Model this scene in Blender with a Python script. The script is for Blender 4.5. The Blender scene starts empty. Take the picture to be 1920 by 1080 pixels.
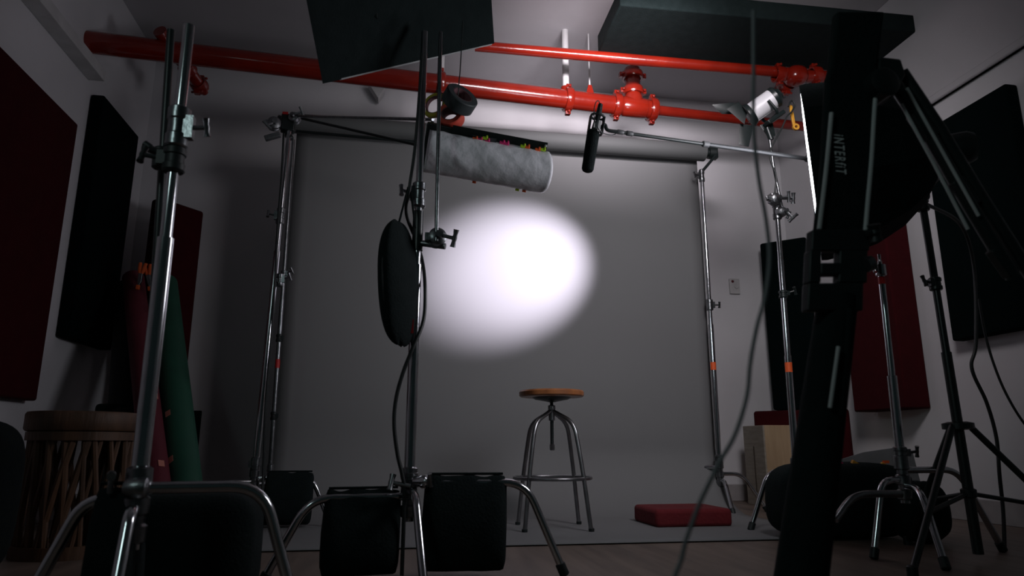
import bpy, bmesh, math, random
from mathutils import Vector, Matrix
V = Vector
R = math.radians
random.seed(4)
# ------------------------------------------------------------------ camera
FPX = 1300.0
TH = math.atan(296 / 1300.0)
YAW = R(-9.3)
CAM = V((0, 0, .40))
cd = bpy.data.cameras.new('camera'); cam = bpy.data.objects.new('camera', cd)
bpy.context.scene.collection.objects.link(cam)
cam.location = CAM
cam.rotation_euler = (math.pi / 2 + TH, 0, YAW)
cd.sensor_width = 36; cd.lens = FPX / 1920 * 36
cd.clip_start = .02
cd.dof.use_dof = True; cd.dof.focus_distance = 3.6; cd.dof.aperture_fstop = 4.2
bpy.context.scene.camera = cam
C = bpy.context.scene.collection

# ------------------------------------------------------------------ world, exposure, lamps
w = bpy.data.worlds.new('world'); bpy.context.scene.world = w; w.use_nodes = True
w.node_tree.nodes['Background'].inputs[0].default_value = (.62, .95, 1.0, 1)
w.node_tree.nodes['Background'].inputs[1].default_value = .009
vs = bpy.context.scene.view_settings
vs.view_transform = 'Standard'; vs.look = 'None'; vs.gamma = 1; vs.use_curve_mapping = False
vs.exposure = 0.0

def lamp(name, typ, loc, target, power, color, **kw):
    d = bpy.data.lights.new(name, typ); d.energy = power; d.color = color
    for k, v in kw.items(): setattr(d, k, v)
    o = bpy.data.objects.new(name, d); C.objects.link(o); o.location = loc
    o.rotation_euler = (V(target) - V(loc)).to_track_quat('-Z', 'Y').to_euler()
    return o
# hard edged beam that makes the bright oval on the paper
lamp('beam_spot', 'SPOT', (1.93, 2.72, 1.95), (.78, 4.24, 1.54), 1200, (.93, .85, 1.0), spot_size=R(30), spot_blend=1.0, shadow_soft_size=.03)
# added area light without a fixture, brightens the upper back wall
lamp('upper_wall_fill', 'AREA', (1.05, 2.75, 2.62), (1.35, 5.0, 2.85), 8, (1.0, .90, .97), shape='RECTANGLE', size=.9, size_y=.12, spread=R(62))
lamp('room_lamp', 'SPOT', (1.45, 1.8, 2.45), (1.80, 5.0, 1.6), 108, (1.0, .94, .98), spot_size=R(116), spot_blend=1.0, shadow_soft_size=.3)

# added dim cool fill left of the camera, lifts foreground lettering and piping
lamp('front_fill', 'AREA', (-1.3, -.2, 1.9), (.7, 1.2, 1.3), 2.2, (.76, 1.0, .98), shape='DISK', size=.5, spread=R(120))

# ------------------------------------------------------------------ picture geometry -> place
def ray(px, py):
    x = (px - 960) / FPX; z = -(py - 540) / FPX
    fy = math.cos(TH) - z * math.sin(TH); fz = math.sin(TH) + z * math.cos(TH)
    c, s = math.cos(YAW), math.sin(YAW)
    return V((x * c - fy * s, x * s + fy * c, fz))
def P(px, py, Y): r = ray(px, py); return CAM + r * (Y / r.y)
def PX(px, py, X): r = ray(px, py); return CAM + r * (X / r.x)
def PZ(px, py, Z): r = ray(px, py); return CAM + r * ((Z - CAM.z) / r.z)

# ------------------------------------------------------------------ materials
MATS = {}
def mat(name, col, rough=.6, metal=0, col2=None, scale=8, bump=0, bscale=60, spec=.5, emit=None, coat=0, stretch=(1, 1, 1), sheen=0):
    if name in MATS: return MATS[name]
    m = bpy.data.materials.new(name); m.use_nodes = True; nt = m.node_tree
    b = nt.nodes['Principled BSDF']
    b.inputs['Roughness'].default_value = rough; b.inputs['Metallic'].default_value = metal
    b.inputs['Specular IOR Level'].default_value = spec
    b.inputs['Coat Weight'].default_value = coat
    if sheen: b.inputs['Sheen Weight'].default_value = sheen
    tc = nt.nodes.new('ShaderNodeTexCoord'); mp = nt.nodes.new('ShaderNodeMapping')
    mp.inputs['Scale'].default_value = stretch
    nt.links.new(tc.outputs['Object'], mp.inputs[0])
    n = nt.nodes.new('ShaderNodeTexNoise'); n.inputs['Scale'].default_value = scale; n.inputs['Detail'].default_value = 5
    nt.links.new(mp.outputs[0], n.inputs['Vector'])
    cr = nt.nodes.new('ShaderNodeValToRGB')
    c2 = col2 or tuple(c * .8 for c in col)
    cr.color_ramp.elements[0].position = .35; cr.color_ramp.elements[1].position = .7
    cr.color_ramp.elements[0].color = (*c2, 1); cr.color_ramp.elements[1].color = (*col, 1)
    nt.links.new(n.outputs[0], cr.inputs[0]); nt.links.new(cr.outputs[0], b.inputs['Base Color'])
    if bump:
        n2 = nt.nodes.new('ShaderNodeTexNoise'); n2.inputs['Scale'].default_value = bscale; n2.inputs['Detail'].default_value = 4
        nt.links.new(mp.outputs[0], n2.inputs['Vector'])
        bp = nt.nodes.new('ShaderNodeBump'); bp.inputs['Strength'].default_value = bump; bp.inputs['Distance'].default_value = .01
        nt.links.new(n2.outputs[0], bp.inputs['Height']); nt.links.new(bp.outputs[0], b.inputs['Normal'])
    if emit:
        b.inputs['Emission Color'].default_value = (*emit[0], 1); b.inputs['Emission Strength'].default_value = emit[1]
    MATS[name] = m
    return m
M_wall = mat('wall_paint', (.66, .65, .67), .75, col2=(.61, .605, .62), scale=2.2, bump=.08, bscale=25)
M_ceil = mat('ceiling_paint', (.50, .49, .51), .8, col2=(.44, .435, .45), scale=1.6, bump=.25, bscale=6)
M_floor = mat('floor_boards', (.19, .14, .11), .5, col2=(.11, .08, .065), scale=3, stretch=(6, .6, 1), bump=.1)
M_base = mat('baseboard_paint', (.36, .34, .34), .5)
M_paper = mat('grey_paper', (.178, .180, .182), .8, col2=(.170, .172, .174), scale=1.5)
M_roll = mat('grey_paper_roll', (.10, .105, .105), .7, col2=(.093, .098, .098), scale=2)
M_red = mat('red_pipe_paint', (.24, .013, .005), .22, col2=(.18, .009, .004), scale=6, coat=.4, bump=.12, bscale=30)
M_white = mat('white_paint', (.6, .6, .6), .5)
M_chrome = mat('chrome', (.62, .63, .65), .14, 1, col2=(.52, .53, .55), scale=14)
M_dchrome = mat('worn_chrome', (.30, .31, .32), .28, 1, col2=(.2, .21, .22), scale=30, bump=.1)
M_cast = mat('cast_metal', (.33, .34, .35), .38, 1, col2=(.22, .23, .24), scale=40, bump=.15)
M_bmetal = mat('black_metal', (.012, .018, .018), .35, col2=(.008, .013, .013))
M_bplas = mat('black_plastic', (.010, .016, .016), .5, col2=(.006, .011, .011))
M_bfab = mat('black_fabric', (.007, .013, .013), .92, col2=(.004, .009, .009), scale=20, bump=.3, bscale=120, spec=.2)
M_black_panel = mat('dark_green_fabric', (.0015, .005, .005), .95, col2=(.0012, .004, .004), scale=12, bump=.15, bscale=200, spec=.06)
M_red_panel = mat('maroon_fabric', (.045, .003, .005), .95, col2=(.036, .0025, .004), scale=12, bump=.15, bscale=200, spec=.15)
M_maroon = mat('maroon_paper', (.12, .010, .022), .7, col2=(.1, .008, .018))
M_green = mat('green_paper', (.012, .085, .05), .6, col2=(.01, .07, .042))
M_cable = mat('cable_rubber', (.012, .016, .016), .45)
M_greycable = mat('grey_cable_rubber', (.20, .21, .22), .5)
M_wood = mat('seat_wood', (.42, .16, .055), .38, col2=(.24, .085, .03), scale=7, stretch=(1, 7, 1), coat=.3)
M_oldwood = mat('table_wood', (.13, .062, .030), .6, col2=(.06, .03, .015), scale=6, stretch=(3, 3, .5), bump=.3, bscale=20)
M_ply = mat('birch_plywood', (.50, .36, .22), .55, col2=(.40, .27, .155), scale=4, stretch=(5, 5, .7))
M_plyside = mat('plywood_edge', (.34, .30, .25), .6, col2=(.26, .225, .185), scale=4, stretch=(2, 2, 14))
M_tracing = mat('diffusion_paper', (.86, .85, .89), .55, col2=(.78, .775, .81), scale=14, bump=.5, bscale=16)
M_tapeside = mat('black_tape', (.035, .045, .048), .55)
M_orange = mat('orange_tape', (.75, .09, .055), .5)
M_yellow = mat('yellow_tape', (.45, .38, .03), .5)
M_pink = mat('neon_pink', (.85, .04, .22), .5)
M_lime = mat('neon_lime', (.55, .85, .03), .5)
M_norange = mat('neon_orange', (.95, .14, .03), .5)
M_redtag = mat('red_tag', (.55, .02, .02), .5)
M_silver = mat('lamp_body_paint', (.72, .71, .74), .4, col2=(.66, .65, .68))
M_steel = mat('stool_steel', (.36, .36, .37), .3, 1, col2=(.27, .27, .28), scale=18)
M_grey = mat('grey_trim', (.5, .51, .51), .5)
M_foam = mat('black_foam', (.010, .014, .014), 1, bump=.6, bscale=260, spec=.1)
M_glow = mat('softbox_diffuser', (.8, .8, .8), .6, emit=((.93, .92, 1.0), 10.0))
M_plate = mat('white_plastic', (.55, .54, .54), .4)
M_label = mat('silver_print', (.88, .89, .90), .4)
M_gold = mat('yellow_strap', (.70, .33, .03), .5)
M_pinktape = mat('salmon_tape', (.62, .24, .18), .6)

# ------------------------------------------------------------------ mesh helpers
def wloc(o):
    l = V((0, 0, 0))
    while o: l += o.location; o = o.parent
    return l
def obj(name, bm, m, parent=None, smooth=True, angle=35, sub=0, bev=0):
    bmesh.ops.recalc_face_normals(bm, faces=bm.faces)
    if parent: bmesh.ops.translate(bm, verts=bm.verts, vec=-wloc(parent))
    org = V((0, 0, 0))
    if not parent:
        lo = V([min(v.co[i] for v in bm.verts) for i in range(3)]); hi = V([max(v.co[i] for v in bm.verts) for i in range(3)])
        org = V(((lo.x + hi.x) / 2, (lo.y + hi.y) / 2, lo.z))
        bmesh.ops.translate(bm, verts=bm.verts, vec=-org)
    if smooth:
        for f in bm.faces: f.smooth = True
        for e in bm.edges:
            if len(e.link_faces) == 2 and e.calc_face_angle(0) > R(angle): e.smooth = False
    me = bpy.data.meshes.new(name); bm.to_mesh(me); bm.free()
    me.materials.append(m)
    o = bpy.data.objects.new(name, me); C.objects.link(o); o.location = org
    if parent: o.parent = parent; o.location = (0, 0, 0)
    if bev:
        md = o.modifiers.new('bevel', 'BEVEL'); md.width = bev; md.segments = 3; md.limit_method = 'ANGLE'
    if sub:
        md = o.modifiers.new('subdivision', 'SUBSURF'); md.levels = sub; md.render_levels = sub
    return o
def tag(o, label, cat, group=None):
    o['label'] = label; o['category'] = cat
    if group: o['group'] = group
    return o
def thing(name, label, cat, loc, group=None):
    o = bpy.data.objects.new(name, None); C.objects.link(o); o.location = loc; o.empty_display_size = .1
    return tag(o, label, cat, group)
def struct(name, bm, m, **k):
    o = obj(name, bm, m, **k); o['kind'] = 'structure'; return o
B = bmesh.new
def box(bm, c, s, rot=None):
    mtx = Matrix.Translation(V(c)) @ (rot.to_4x4() if rot else Matrix.Identity(4)) @ Matrix.Diagonal((s[0], s[1], s[2], 1))
    bmesh.ops.create_cube(bm, size=1, matrix=mtx); return bm
def vbox(bm, a, u, v, n):
    """box from corner a and three edge vectors"""
    a, u, v, n = V(a), V(u), V(v), V(n)
    p = [bm.verts.new(a + u * i + v * j + n * k) for k in (0, 1) for j in (0, 1) for i in (0, 1)]
    for f in ((0, 1, 3, 2), (4, 6, 7, 5), (0, 4, 5, 1), (2, 3, 7, 6), (0, 2, 6, 4), (1, 5, 7, 3)): bm.faces.new([p[i] for i in f])
    return bm
def frame_of(d):
    d = V(d).normalized(); a = V((0, 0, 1)) if abs(d.z) < .9 else V((1, 0, 0))
    u = d.cross(a).normalized(); return u, d.cross(u).normalized(), d
def tube(bm, pts, r, n=14, cap=True):
    pts = [V(p) for p in pts]; rs = r if isinstance(r, (list, tuple)) else [r] * len(pts)
    d0 = (pts[1] - pts[0]).normalized(); u = frame_of(d0)[0]; rings = []
    for i, p in enumerate(pts):
        if i == 0: d = pts[1] - p
        elif i == len(pts) - 1: d = p - pts[i - 1]
        else: d = (pts[i + 1] - p).normalized() + (p - pts[i - 1]).normalized()
        d.normalize(); u = (u - d * u.dot(d)).normalized(); v = d.cross(u)
        rings.append([bm.verts.new(p + (u * math.cos(2 * math.pi * k / n) + v * math.sin(2 * math.pi * k / n)) * rs[i]) for k in range(n)])
    for a, b in zip(rings, rings[1:]):
        for k in range(n): bm.faces.new((a[k], a[(k + 1) % n], b[(k + 1) % n], b[k]))
    if cap: bm.faces.new(rings[0][::-1]); bm.faces.new(rings[-1])
    return bm
def lathe(bm, o, d, prof, n=28, closed=False):
    """prof: (distance along axis, radius)"""
    o = V(o); u, v, d = frame_of(d); rings = []
    for t, r in prof:
        rings.append([bm.verts.new(o + d * t + (u * math.cos(2 * math.pi * k / n) + v * math.sin(2 * math.pi * k / n)) * max(r, 1e-4)) for k in range(n)])
    pr = list(zip(rings, rings[1:]))
    if closed: pr.append((rings[-1], rings[0]))
    for a, b in pr:
        for k in range(n): bm.faces.new((a[k], a[(k + 1) % n], b[(k + 1) % n], b[k]))
    if not closed: bm.faces.new(rings[0][::-1]); bm.faces.new(rings[-1])
    return bm
def fillet(pts, r, n=6):
    pts = [V(p) for p in pts]; out = [pts[0]]
    for a, b, c in zip(pts, pts[1:], pts[2:]):
        d1 = (a - b); d2 = (c - b); rr = min(r, d1.length * .48, d2.length * .48)
        p, q = b + d1.normalized() * rr, b + d2.normalized() * rr
        for i in range(n + 1):
            t = i / n; out.append(p * (1 - t) ** 2 + b * 2 * t * (1 - t) + q * t * t)
    out.append(pts[-1]); return out
def smooth(pts, n=8):
    pts = [V(p) for p in pts]; q = [pts[0] * 2 - pts[1]] + pts + [pts[-1] * 2 - pts[-2]]; out = []
    for i in range(1, len(q) - 2):
        a, b, c, d = q[i - 1:i + 3]
        for k in range(n):
            t = k / n
            out.append(.5 * ((2 * b) + (c - a) * t + (2 * a - 5 * b + 4 * c - d) * t * t + (3 * b - a - 3 * c + d) * t ** 3))
    out.append(pts[-1]); return out
def prism(bm, pts, n):
    """closed outline extruded by vector n"""
    n = V(n); a = [bm.verts.new(V(p)) for p in pts]; b = [bm.verts.new(V(p) + n) for p in pts]
    bm.faces.new(a); bm.faces.new(b[::-1])
    for i in range(len(a)): j = (i + 1) % len(a); bm.faces.new((a[i], b[i], b[j], a[j]))
    return bm
def pxprism(bm, pp, Y, th): return prism(bm, [P(x, y, Y) for x, y in pp], (0, th, 0))
def boxround(bm, c, s, rot=None, r=.01):
    box(bm, c, s, rot); return bm
def meta(bm, c, s, rot=None, seed=0, amp=.0, power=3.2, nu=28, nv=18):
    """soft superellipsoid"""
    rnd = random.Random(seed); ph = [rnd.uniform(0, 6) for _ in range(6)]
    def se(x): return math.copysign(abs(x) ** (2 / power), x)
    rings = []
    m3 = rot or Matrix.Identity(3)
    for j in range(1, nv):
        la = -math.pi / 2 + math.pi * j / nv; ring = []
        for i in range(nu):
            lo = 2 * math.pi * i / nu
            p = V((se(math.cos(la)) * se(math.cos(lo)), se(math.cos(la)) * se(math.sin(lo)), se(math.sin(la))))
            k = 1 + amp * (math.sin(3 * lo + ph[0] + 2 * la) + .6 * math.sin(5 * la + ph[1] + lo) + .5 * math.sin(7 * lo + ph[2]))
            p = V((p.x * s[0] / 2, p.y * s[1] / 2, p.z * s[2] / 2)) * k
            ring.append(bm.verts.new(V(c) + m3 @ p))
        rings.append(ring)
    for a, b in zip(rings, rings[1:]):
        for k in range(nu): bm.faces.new((a[k], a[(k + 1) % nu], b[(k + 1) % nu], b[k]))
    bm.faces.new(rings[0][::-1]); bm.faces.new(rings[-1]); return bm
def rotz(a): return Matrix.Rotation(a, 3, 'Z')

# ------------------------------------------------------------------ the room
XL, XR, YB, ZC = -1.87, 3.12, 5.05, 3.25
struct('wall_back', box(B(), ((XL + XR) / 2, YB + .06, ZC / 2), (XR - XL + .24, .12, ZC)), M_wall, smooth=False)
struct('wall_left', box(B(), (XL - .06, 2.0, ZC / 2), (.12, 6.1, ZC)), M_wall, smooth=False)
struct('wall_right', box(B(), (XR + .06, 2.0, ZC / 2), (.12, 6.1, ZC)), M_wall, smooth=False)
struct('ceiling', box(B(), ((XL + XR) / 2, 2.0, ZC + .06), (XR - XL + .24, 6.34, .12)), M_ceil, smooth=False)
struct('floor', box(B(), ((XL + XR) / 2, 2.0, -.06), (XR - XL + .24, 6.34, .12)), M_floor, smooth=False)
struct('baseboard_back', box(B(), ((XL + XR) / 2, YB - .008, .06), (XR - XL, .016, .12)), M_base, bev=.004)
struct('baseboard_right', box(B(), (XR - .008, 2.0, .06), (.016, 6.05, .12)), M_base, bev=.004)
struct('baseboard_left', box(B(), (XL + .008, 2.0, .06), (.016, 6.05, .12)), M_base, bev=.004)
# boxed soffit running along the right wall
sb = B(); box(sb, (XR - .02, 2.0, 2.82), (.04, 4.3, .86)); box(sb, (XR - .022, 2.0, 2.415), (.044, 4.3, .05))
struct('trim_1', sb, M_ceil, bev=.01)
# white cable duct high on the left wall
a = PX(200, 152, XL + .1)
struct('trim_2', box(B(), (XL + .045, a.y - .9, a.z + .03), (.09, 1.8, .07)), M_white, bev=.004)

# ------------------------------------------------------------------ acoustic panels
def wall_panel(name, label, m, X0, X1, y0, y1, z0, z1, grp='acoustic panels on the walls'):
    X0, X1 = (X0 + .004, X1) if X0 < 0 else (X0, X1 - .004)
    o = obj(name, box(B(), ((X0 + X1) / 2, (y0 + y1) / 2, (z0 + z1) / 2), (abs(X1 - X0), y1 - y0, z1 - z0)), m, bev=.012)
    return tag(o, label, 'acoustic panel', grp)
q = PX(147, 233, -1.80); q2 = PX(70, 752, -1.80)
wall_panel('acoustic_panel', 'maroon fabric acoustic panel on the left wall, nearest the camera and cut by the frame', M_red_panel, XL, XL + .07, 2.70, (q.y + q2.y) / 2, q2.z, q.z)
q = PX(261, 256, -1.79); q2 = PX(208, 657, -1.79); q3 = PX(200, 153, -1.79)
wall_panel('acoustic_panel', 'narrow blackish green acoustic panel on the left wall beside the maroon one', M_black_panel, XL, XL + .08, q3.y, q.y, q2.z, q.z)
q = PX(1748, 766, XR); xf = P(1700, 768, q.y).x; q2 = PX(1602, 780, xf); q3 = PX(1650, 380, xf)
wall_panel('acoustic_panel', 'tall maroon acoustic panel on the right wall behind the short chrome stand', M_red_panel, xf, XR, q.y, q2.y, q.z, 2.0)
q = PX(1744, 239, 3.04); q2 = PX(1884, 157, 3.04); q3 = PX(1785, 640, 3.04)
wall_panel('acoustic_panel', 'large black acoustic panel on the right wall at the edge of the frame', M_black_panel, XR - .08, XR, q2.y, q3.y, q3.z, q.z)
def corner_trap(label, m, a, b, z0, z1, th, inward, grp='bass traps across the corners'):
    a, b = V((a[0], a[1], z0)), V((b[0], b[1], z0)); d = (b - a).normalized(); n = V((d.y, -d.x, 0))
    if n.dot(V(inward)) < 0: n = -n
    o = obj('bass_trap', vbox(B(), a, b - a, (0, 0, z1 - z0), n * th), m, bev=.02)
    return tag(o, label, 'acoustic panel', grp)
lb = P(366, 401, YB - .09); la = PZ(283, 374, lb.z)
corner_trap('maroon bass trap standing across the left back corner behind the paper rolls', M_red_panel, (la.x, la.y), (lb.x, lb.y), .55, (la.z + lb.z) / 2, .10, (1, -1, 0))
ra = P(1428, 460, YB - .09); rb = PZ(1514, 447, ra.z)
corner_trap('dark green bass trap hung across the right back corner above the wooden box', M_black_panel, (ra.x, ra.y), (rb.x, rb.y), P(1448, 770, YB - .1).z, (ra.z + rb.z) / 2, .07, (-1, -1, 0))
ra = P(1415, 772, YB - .22); rb = PX(1592, 766, XR - .05)
corner_trap('short maroon bass trap on the floor of the right corner behind the wooden box', M_red_panel, (ra.x, ra.y), (rb.x, rb.y), P(1600, 866, 4.2).z, (ra.z + rb.z) / 2, .05, (-1, -1, 0))
# small black board behind the green roll
q = P(378, 770, 4.85)
bk = obj('black_board', box(B(), (q.x - .13, q.y, q.z / 2), (.26, .03, q.z)), M_black_panel, bev=.004)
tag(bk, 'black board standing on the floor behind the foot of the green roll', 'board')
q = P(188, 757, 3.95)
bk = obj('black_case', box(B(), (q.x + .06, q.y + .05, q.z / 2), (.16, .14, q.z)), M_bfab, bev=.02)
tag(bk, 'black case standing behind the round wooden table', 'case')

# ------------------------------------------------------------------ grey paper backdrop
YP = 4.30
x0, x1 = -.70, 2.025
zr = 2.40
bd = thing('paper_backdrop', 'wide grey seamless paper backdrop hanging from its roll and sweeping onto the floor', 'backdrop', ((x0 + x1) / 2, YP, 0))
rr = .062
rl = B(); lathe(rl, (x0 - .03, YP - .06, zr), (1, 0, 0), [(0, rr - .012), (.0, rr), (x1 - x0 + .06, rr), (x1 - x0 + .06, rr - .012)], 40)
obj('roll', rl, M_roll, bd)
sh = B(); prof = [(YP + .001, zr)]
for i in range(1, 31): prof.append((YP + .001, zr - (zr - .42) * i / 30))
for i in range(1, 17):
    a = math.pi / 2 * i / 16; prof.append((YP - .40 * (1 - math.cos(a)), .42 - .415 * math.sin(a)))
for i in range(1, 9): prof.append((YP - .40 - i * .12, .005))
rows = []
for k, (y, z) in enumerate(prof):
    row = []
    for i in range(33):
        t = i / 32; x = x0 + (x1 - x0) * t
        yy = y + (.006 * math.sin(5 * t + .02 * k) * min(1, k / 10) if k < 31 else 0)
        row.append(sh.verts.new((x, yy, z)))
    rows.append(row)
for a, b in zip(rows, rows[1:]):
    for i in range(32): sh.faces.new((a[i], a[i + 1], b[i + 1], b[i]))
so = obj('sheet', sh, M_paper, bd)
md = so.modifiers.new('thickness', 'SOLIDIFY'); md.thickness = .002
obj('core_plug', lathe(B(), (x1 + .03, YP - .06, zr), (1, 0, 0), [(0, .028), (.03, .028), (.03, .042), (.075, .046), (.085, .03)]), M_bplas, bd)
obj('core_plug', lathe(B(), (x0 - .03, YP - .06, zr), (-1, 0, 0), [(0, .028), (.03, .028), (.03, .042), (.075, .046), (.085, .03)]), M_bplas, bd)

# ------------------------------------------------------------------ grip hardware
def t_handle(bm, p, d, L=.05, w=.045, r=.006):
    """screw with a cross bar"""
    p, d = V(p), V(d).normalized(); e = p + d * L
    u = V((0, 0, 1)); u = (u - d * u.dot(d)).normalized(); u = (u + d.cross(u) * .35).normalized()
    tube(bm, [p, e], r, 10)
    tube(bm, [e - u * w * .5, e - u * w * .2, e, e + u * w * .2, e + u * w * .5], [r * 1.5, r * 1.1, r * 1.35, r * 1.1, r * 1.5], 12)
    return bm
def knuckle(root, p, axis, m=M_cast, r=.032, hd=(1, 0, .1), name='grip_head'):
    """C-stand gobo head: two discs, jaw blocks and a T handle"""
    bm = B(); ax = V(axis).normalized(); p = V(p)
    lathe(bm, p - ax * .026, ax, [(0, r * .8), (.004, r), (.018, r), (.020, r * .9), (.024, r * .9), (.026, r), (.044, r), (.05, r * .8), (.052, r * .45), (.07, r * .4)], 26)
    u = frame_of(ax)[0]
    box(bm, p + u * r * .9, (.026, .026, .026))
    o = obj(name, bm, m, root)
    obj('handle', t_handle(B(), p + ax * .03, hd, .055, .06, .0065), m, o)
    return o
def collar(root, p, d, r, m=M_dchrome, hd=(1, 0, 0), L=.07, name='collar', handle=True):
    p, d = V(p), V(d).normalized(); bm = B()
    lathe(bm, p - d * L / 2, d, [(0, r * 1.2), (.004, r * 1.38), (L * .3, r * 1.38), (L * .34, r * 1.2), (L * .66, r * 1.2), (L * .7, r * 1.38), (L - .004, r * 1.38), (L, r * 1.15)], 24)
    h = V(hd).normalized()
    box(bm, p + h * r * 1.4, (r * 1.2, r * 1.2, L * .55))
    o = obj(name, bm, m, root)
    if handle: obj('handle', t_handle(B(), p + h * r * 1.8, h, .035, .042, .0055), m, o)
    return o
def cstand(name, label, base, top, secs, legs, hubz, cat='light stand', m=M_chrome, grp='chrome grip stands', tip=True):
    """base/top: floor point and top point; secs: [(fraction, radius)], legs: [(angle_deg, reach, z, drop_run)]"""
    base, top = V(base), V(top); ax = top - base; L = ax.length; d = ax / L
    root = thing(name, label, cat, (base.x, base.y, 0), grp)
    hub = base + d * hubz
    f0 = max(.02, hubz - .16) / L
    prev = f0
    for f, r in secs:
        bm = B(); tube(bm, [base + ax * prev, base + ax * f], r, 20); obj('riser', bm, m, root); prev = f
    hb = B(); r0 = secs[0][1]
    lathe(hb, base + d * (hubz - .15), d, [(0, r0 * 1.0), (.005, r0 * 1.45), (.035, r0 * 1.5), (.04, r0 * 1.15), (.055, r0 * 1.15), (.06, r0 * 1.5), (.09, r0 * 1.5), (.095, r0 * 1.15), (.11, r0 * 1.15), (.115, r0 * 1.5), (.15, r0 * 1.45), (.155, r0)], 26)
    obj('leg_hub', hb, M_dchrome, root)
    for an, reach, z, run in legs:
        a = R(an); dr = V((math.cos(a), math.sin(a), 0)); o = V((hub.x, hub.y, z))
        pts = fillet([o, o + dr * reach, o + dr * (reach + run) + V((0, 0, .012 - z))], .07, 7)
        bm = B(); tube(bm, pts, .0125, 14)
        lg = obj('leg', bm, m, root)
        ft = B(); e = pts[-1]; dd = (pts[-1] - pts[-2]).normalized(); lathe(ft, e - dd * .03, dd, [(0, .0135), (.002, .016), (.036, .016), (.04, .012)], 16)
        obj('rubber_foot', ft, M_bplas, lg)
    return root, base, d, L
def cable(name, pts, r, label, m=M_cable, cat='cable', n=10, grp=None):
    o = obj(name, tube(B(), smooth(pts, n), r, 10), m); return tag(o, label, cat, grp)
def sandbag(label, c, ang, wid, hgt, thick=.05, grp='sandbags on the stand legs', seed=0):
    """saddle bag hanging over a leg; c = top centre on the leg, ang = direction of the leg"""
    d = V((math.cos(ang), math.sin(ang), 0)); s = V((-d.y, d.x, 0)); up = V((0, 0, 1)); c = V(c)
    rnd = random.Random(seed); n = 12; rings = []
    prof = []
    g = .016
    outer = [(-g - thick * .15, -hgt), (-g - thick * .9, -hgt * .93), (-g - thick * 1.15, -hgt * .7), (-g - thick * .95, -hgt * .4), (-g - thick * .45, -hgt * .12), (-g * .6, .02), (0, .027), (g * .6, .02),
             (g + thick * .45, -hgt * .12), (g + thick * .95, -hgt * .4), (g + thick * 1.15, -hgt * .7), (g + thick * .9, -hgt * .93), (g + thick * .15, -hgt)]
    inner = [(g, -hgt * .93), (g, -.02), (0, .013), (-g, -.02), (-g, -hgt * .93)]
    prof = outer + inner
    bm = B()
    for i in range(n + 1):
        t = i / n; x = (t - .5) * wid
        k = 1 - .35 * abs(2 * t - 1) ** 6; wob = rnd.uniform(-.006, .006)
        rings.append([bm.verts.new(c + d * (x + .006 * math.sin(9 * pz)) + s * ps * (k if abs(ps) > g * 1.05 else 1) + up * (pz + (wob if abs(ps) < g * 1.1 else 0))) for ps, pz in prof])
    m_ = len(prof)
    for a, b in zip(rings, rings[1:]):
        for k in range(m_): bm.faces.new((a[k], a[(k + 1) % m_], b[(k + 1) % m_], b[k]))
    bm.faces.new(rings[0][::-1]); bm.faces.new(rings[-1])
    root = obj('sandbag', bm, M_bfab, sub=1, angle=60); tag(root, label, 'sandbag', grp)
    hb = B(); tube(hb, [c + d * -wid * .44 + up * .030, c + d * wid * .44 + up * .030], .004, 8); obj('seam_piping', hb, M_bfab, root)
    return root

# ------------------------------------------------------------------ backdrop stand, right
b = P(1350, 900, 4.22); b.z = 0; t = P(1315, 318, 4.22)
t = V((t.x, t.y, t.z)); b = V((b.x, b.y, 0))
root, bb, d, L = cstand('backdrop_stand', 'slim chrome stand holding the right end of the grey paper roll', b, t, [(.52, .0175), (1, .0135)], [(-100, .10, .19, .13), (-8, .14, .23, .14), (140, .12, .27, .12)], .30)
def at_z(bb, d, z): return bb + d * (z / d.z)
collar(root, at_z(bb, d, P(1335, 572, 4.22).z), d, .0165, hd=(1, -.2, 0), L=.075)
collar(root, at_z(bb, d, P(1316, 330, 4.22).z), d, .014, hd=(-1, -.3, 0), L=.085)
collar(root, at_z(bb, d, P(1350, 860, 4.22).z), d, .0175, hd=(-1, -.3, 0), L=.05, handle=False)
obj('tape_mark', lathe(B(), at_z(bb, d, P(1344, 694, 4.22).z), d, [(0, .0182), (.05, .0182)]), M_norange, root)
bm = B(); q = V((x1 + .10, YP - .07, zr)); box(bm, q + V((0, 0, -.01)), (.035, .05, .075)); tube(bm, [at_z(bb, d, t.z - .02), q + V((0, -.02, -.03))], .010, 12); obj('roll_bracket', bm, M_bmetal, root)
bm = B(); t_handle(bm, q + V((0, 0, .02)), (-.4, 0, 1), .03, .03, .004); obj('bracket_screw', bm, M_bmetal, root)

# ------------------------------------------------------------------ stands, back left
b = P(478, 885, 3.75); t = P(543, 236, 3.75)
d = (t - b).normalized(); b0 = b - d * (b.z / d.z)
root, bb, d, L = cstand('backdrop_stand', 'chrome stand leaning at the left end of the backdrop, nearer of the two there', b0, t, [(.66, .0175), (1, .0135)], [(0, .28, .245, .10), (205, .20, .225, .15), (-75, .10, .20, .15)], .34)
collar(root, at_z(bb, d, P(520, 405, 3.75).z), d, .0165, hd=(-1, -.2, .1), L=.09)
collar(root, at_z(bb, d, P(515, 525, 3.75).z) + V((.03, 0, 0)), d, .0135, hd=(1, -.4, .3), L=.07)
collar(root, at_z(bb, d, P(478, 870, 3.75).z), d, .0175, hd=(-1, -.3, 0), L=.06, handle=False)
knuckle(root, P(514, 232, 3.72), (.25, -1, 0), hd=(-.6, -.5, -.7), r=.036)
knuckle(root, P(552, 222, 3.74), (-.2, -1, .2), hd=(.9, -.2, .3), r=.03)
bm = B(); box(bm, P(540, 232, 3.76), (.075, .06, .10), rotz(.2)); tube(bm, [P(536, 245, 3.76), P(545, 262, 3.76)], .022, 12)
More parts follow.
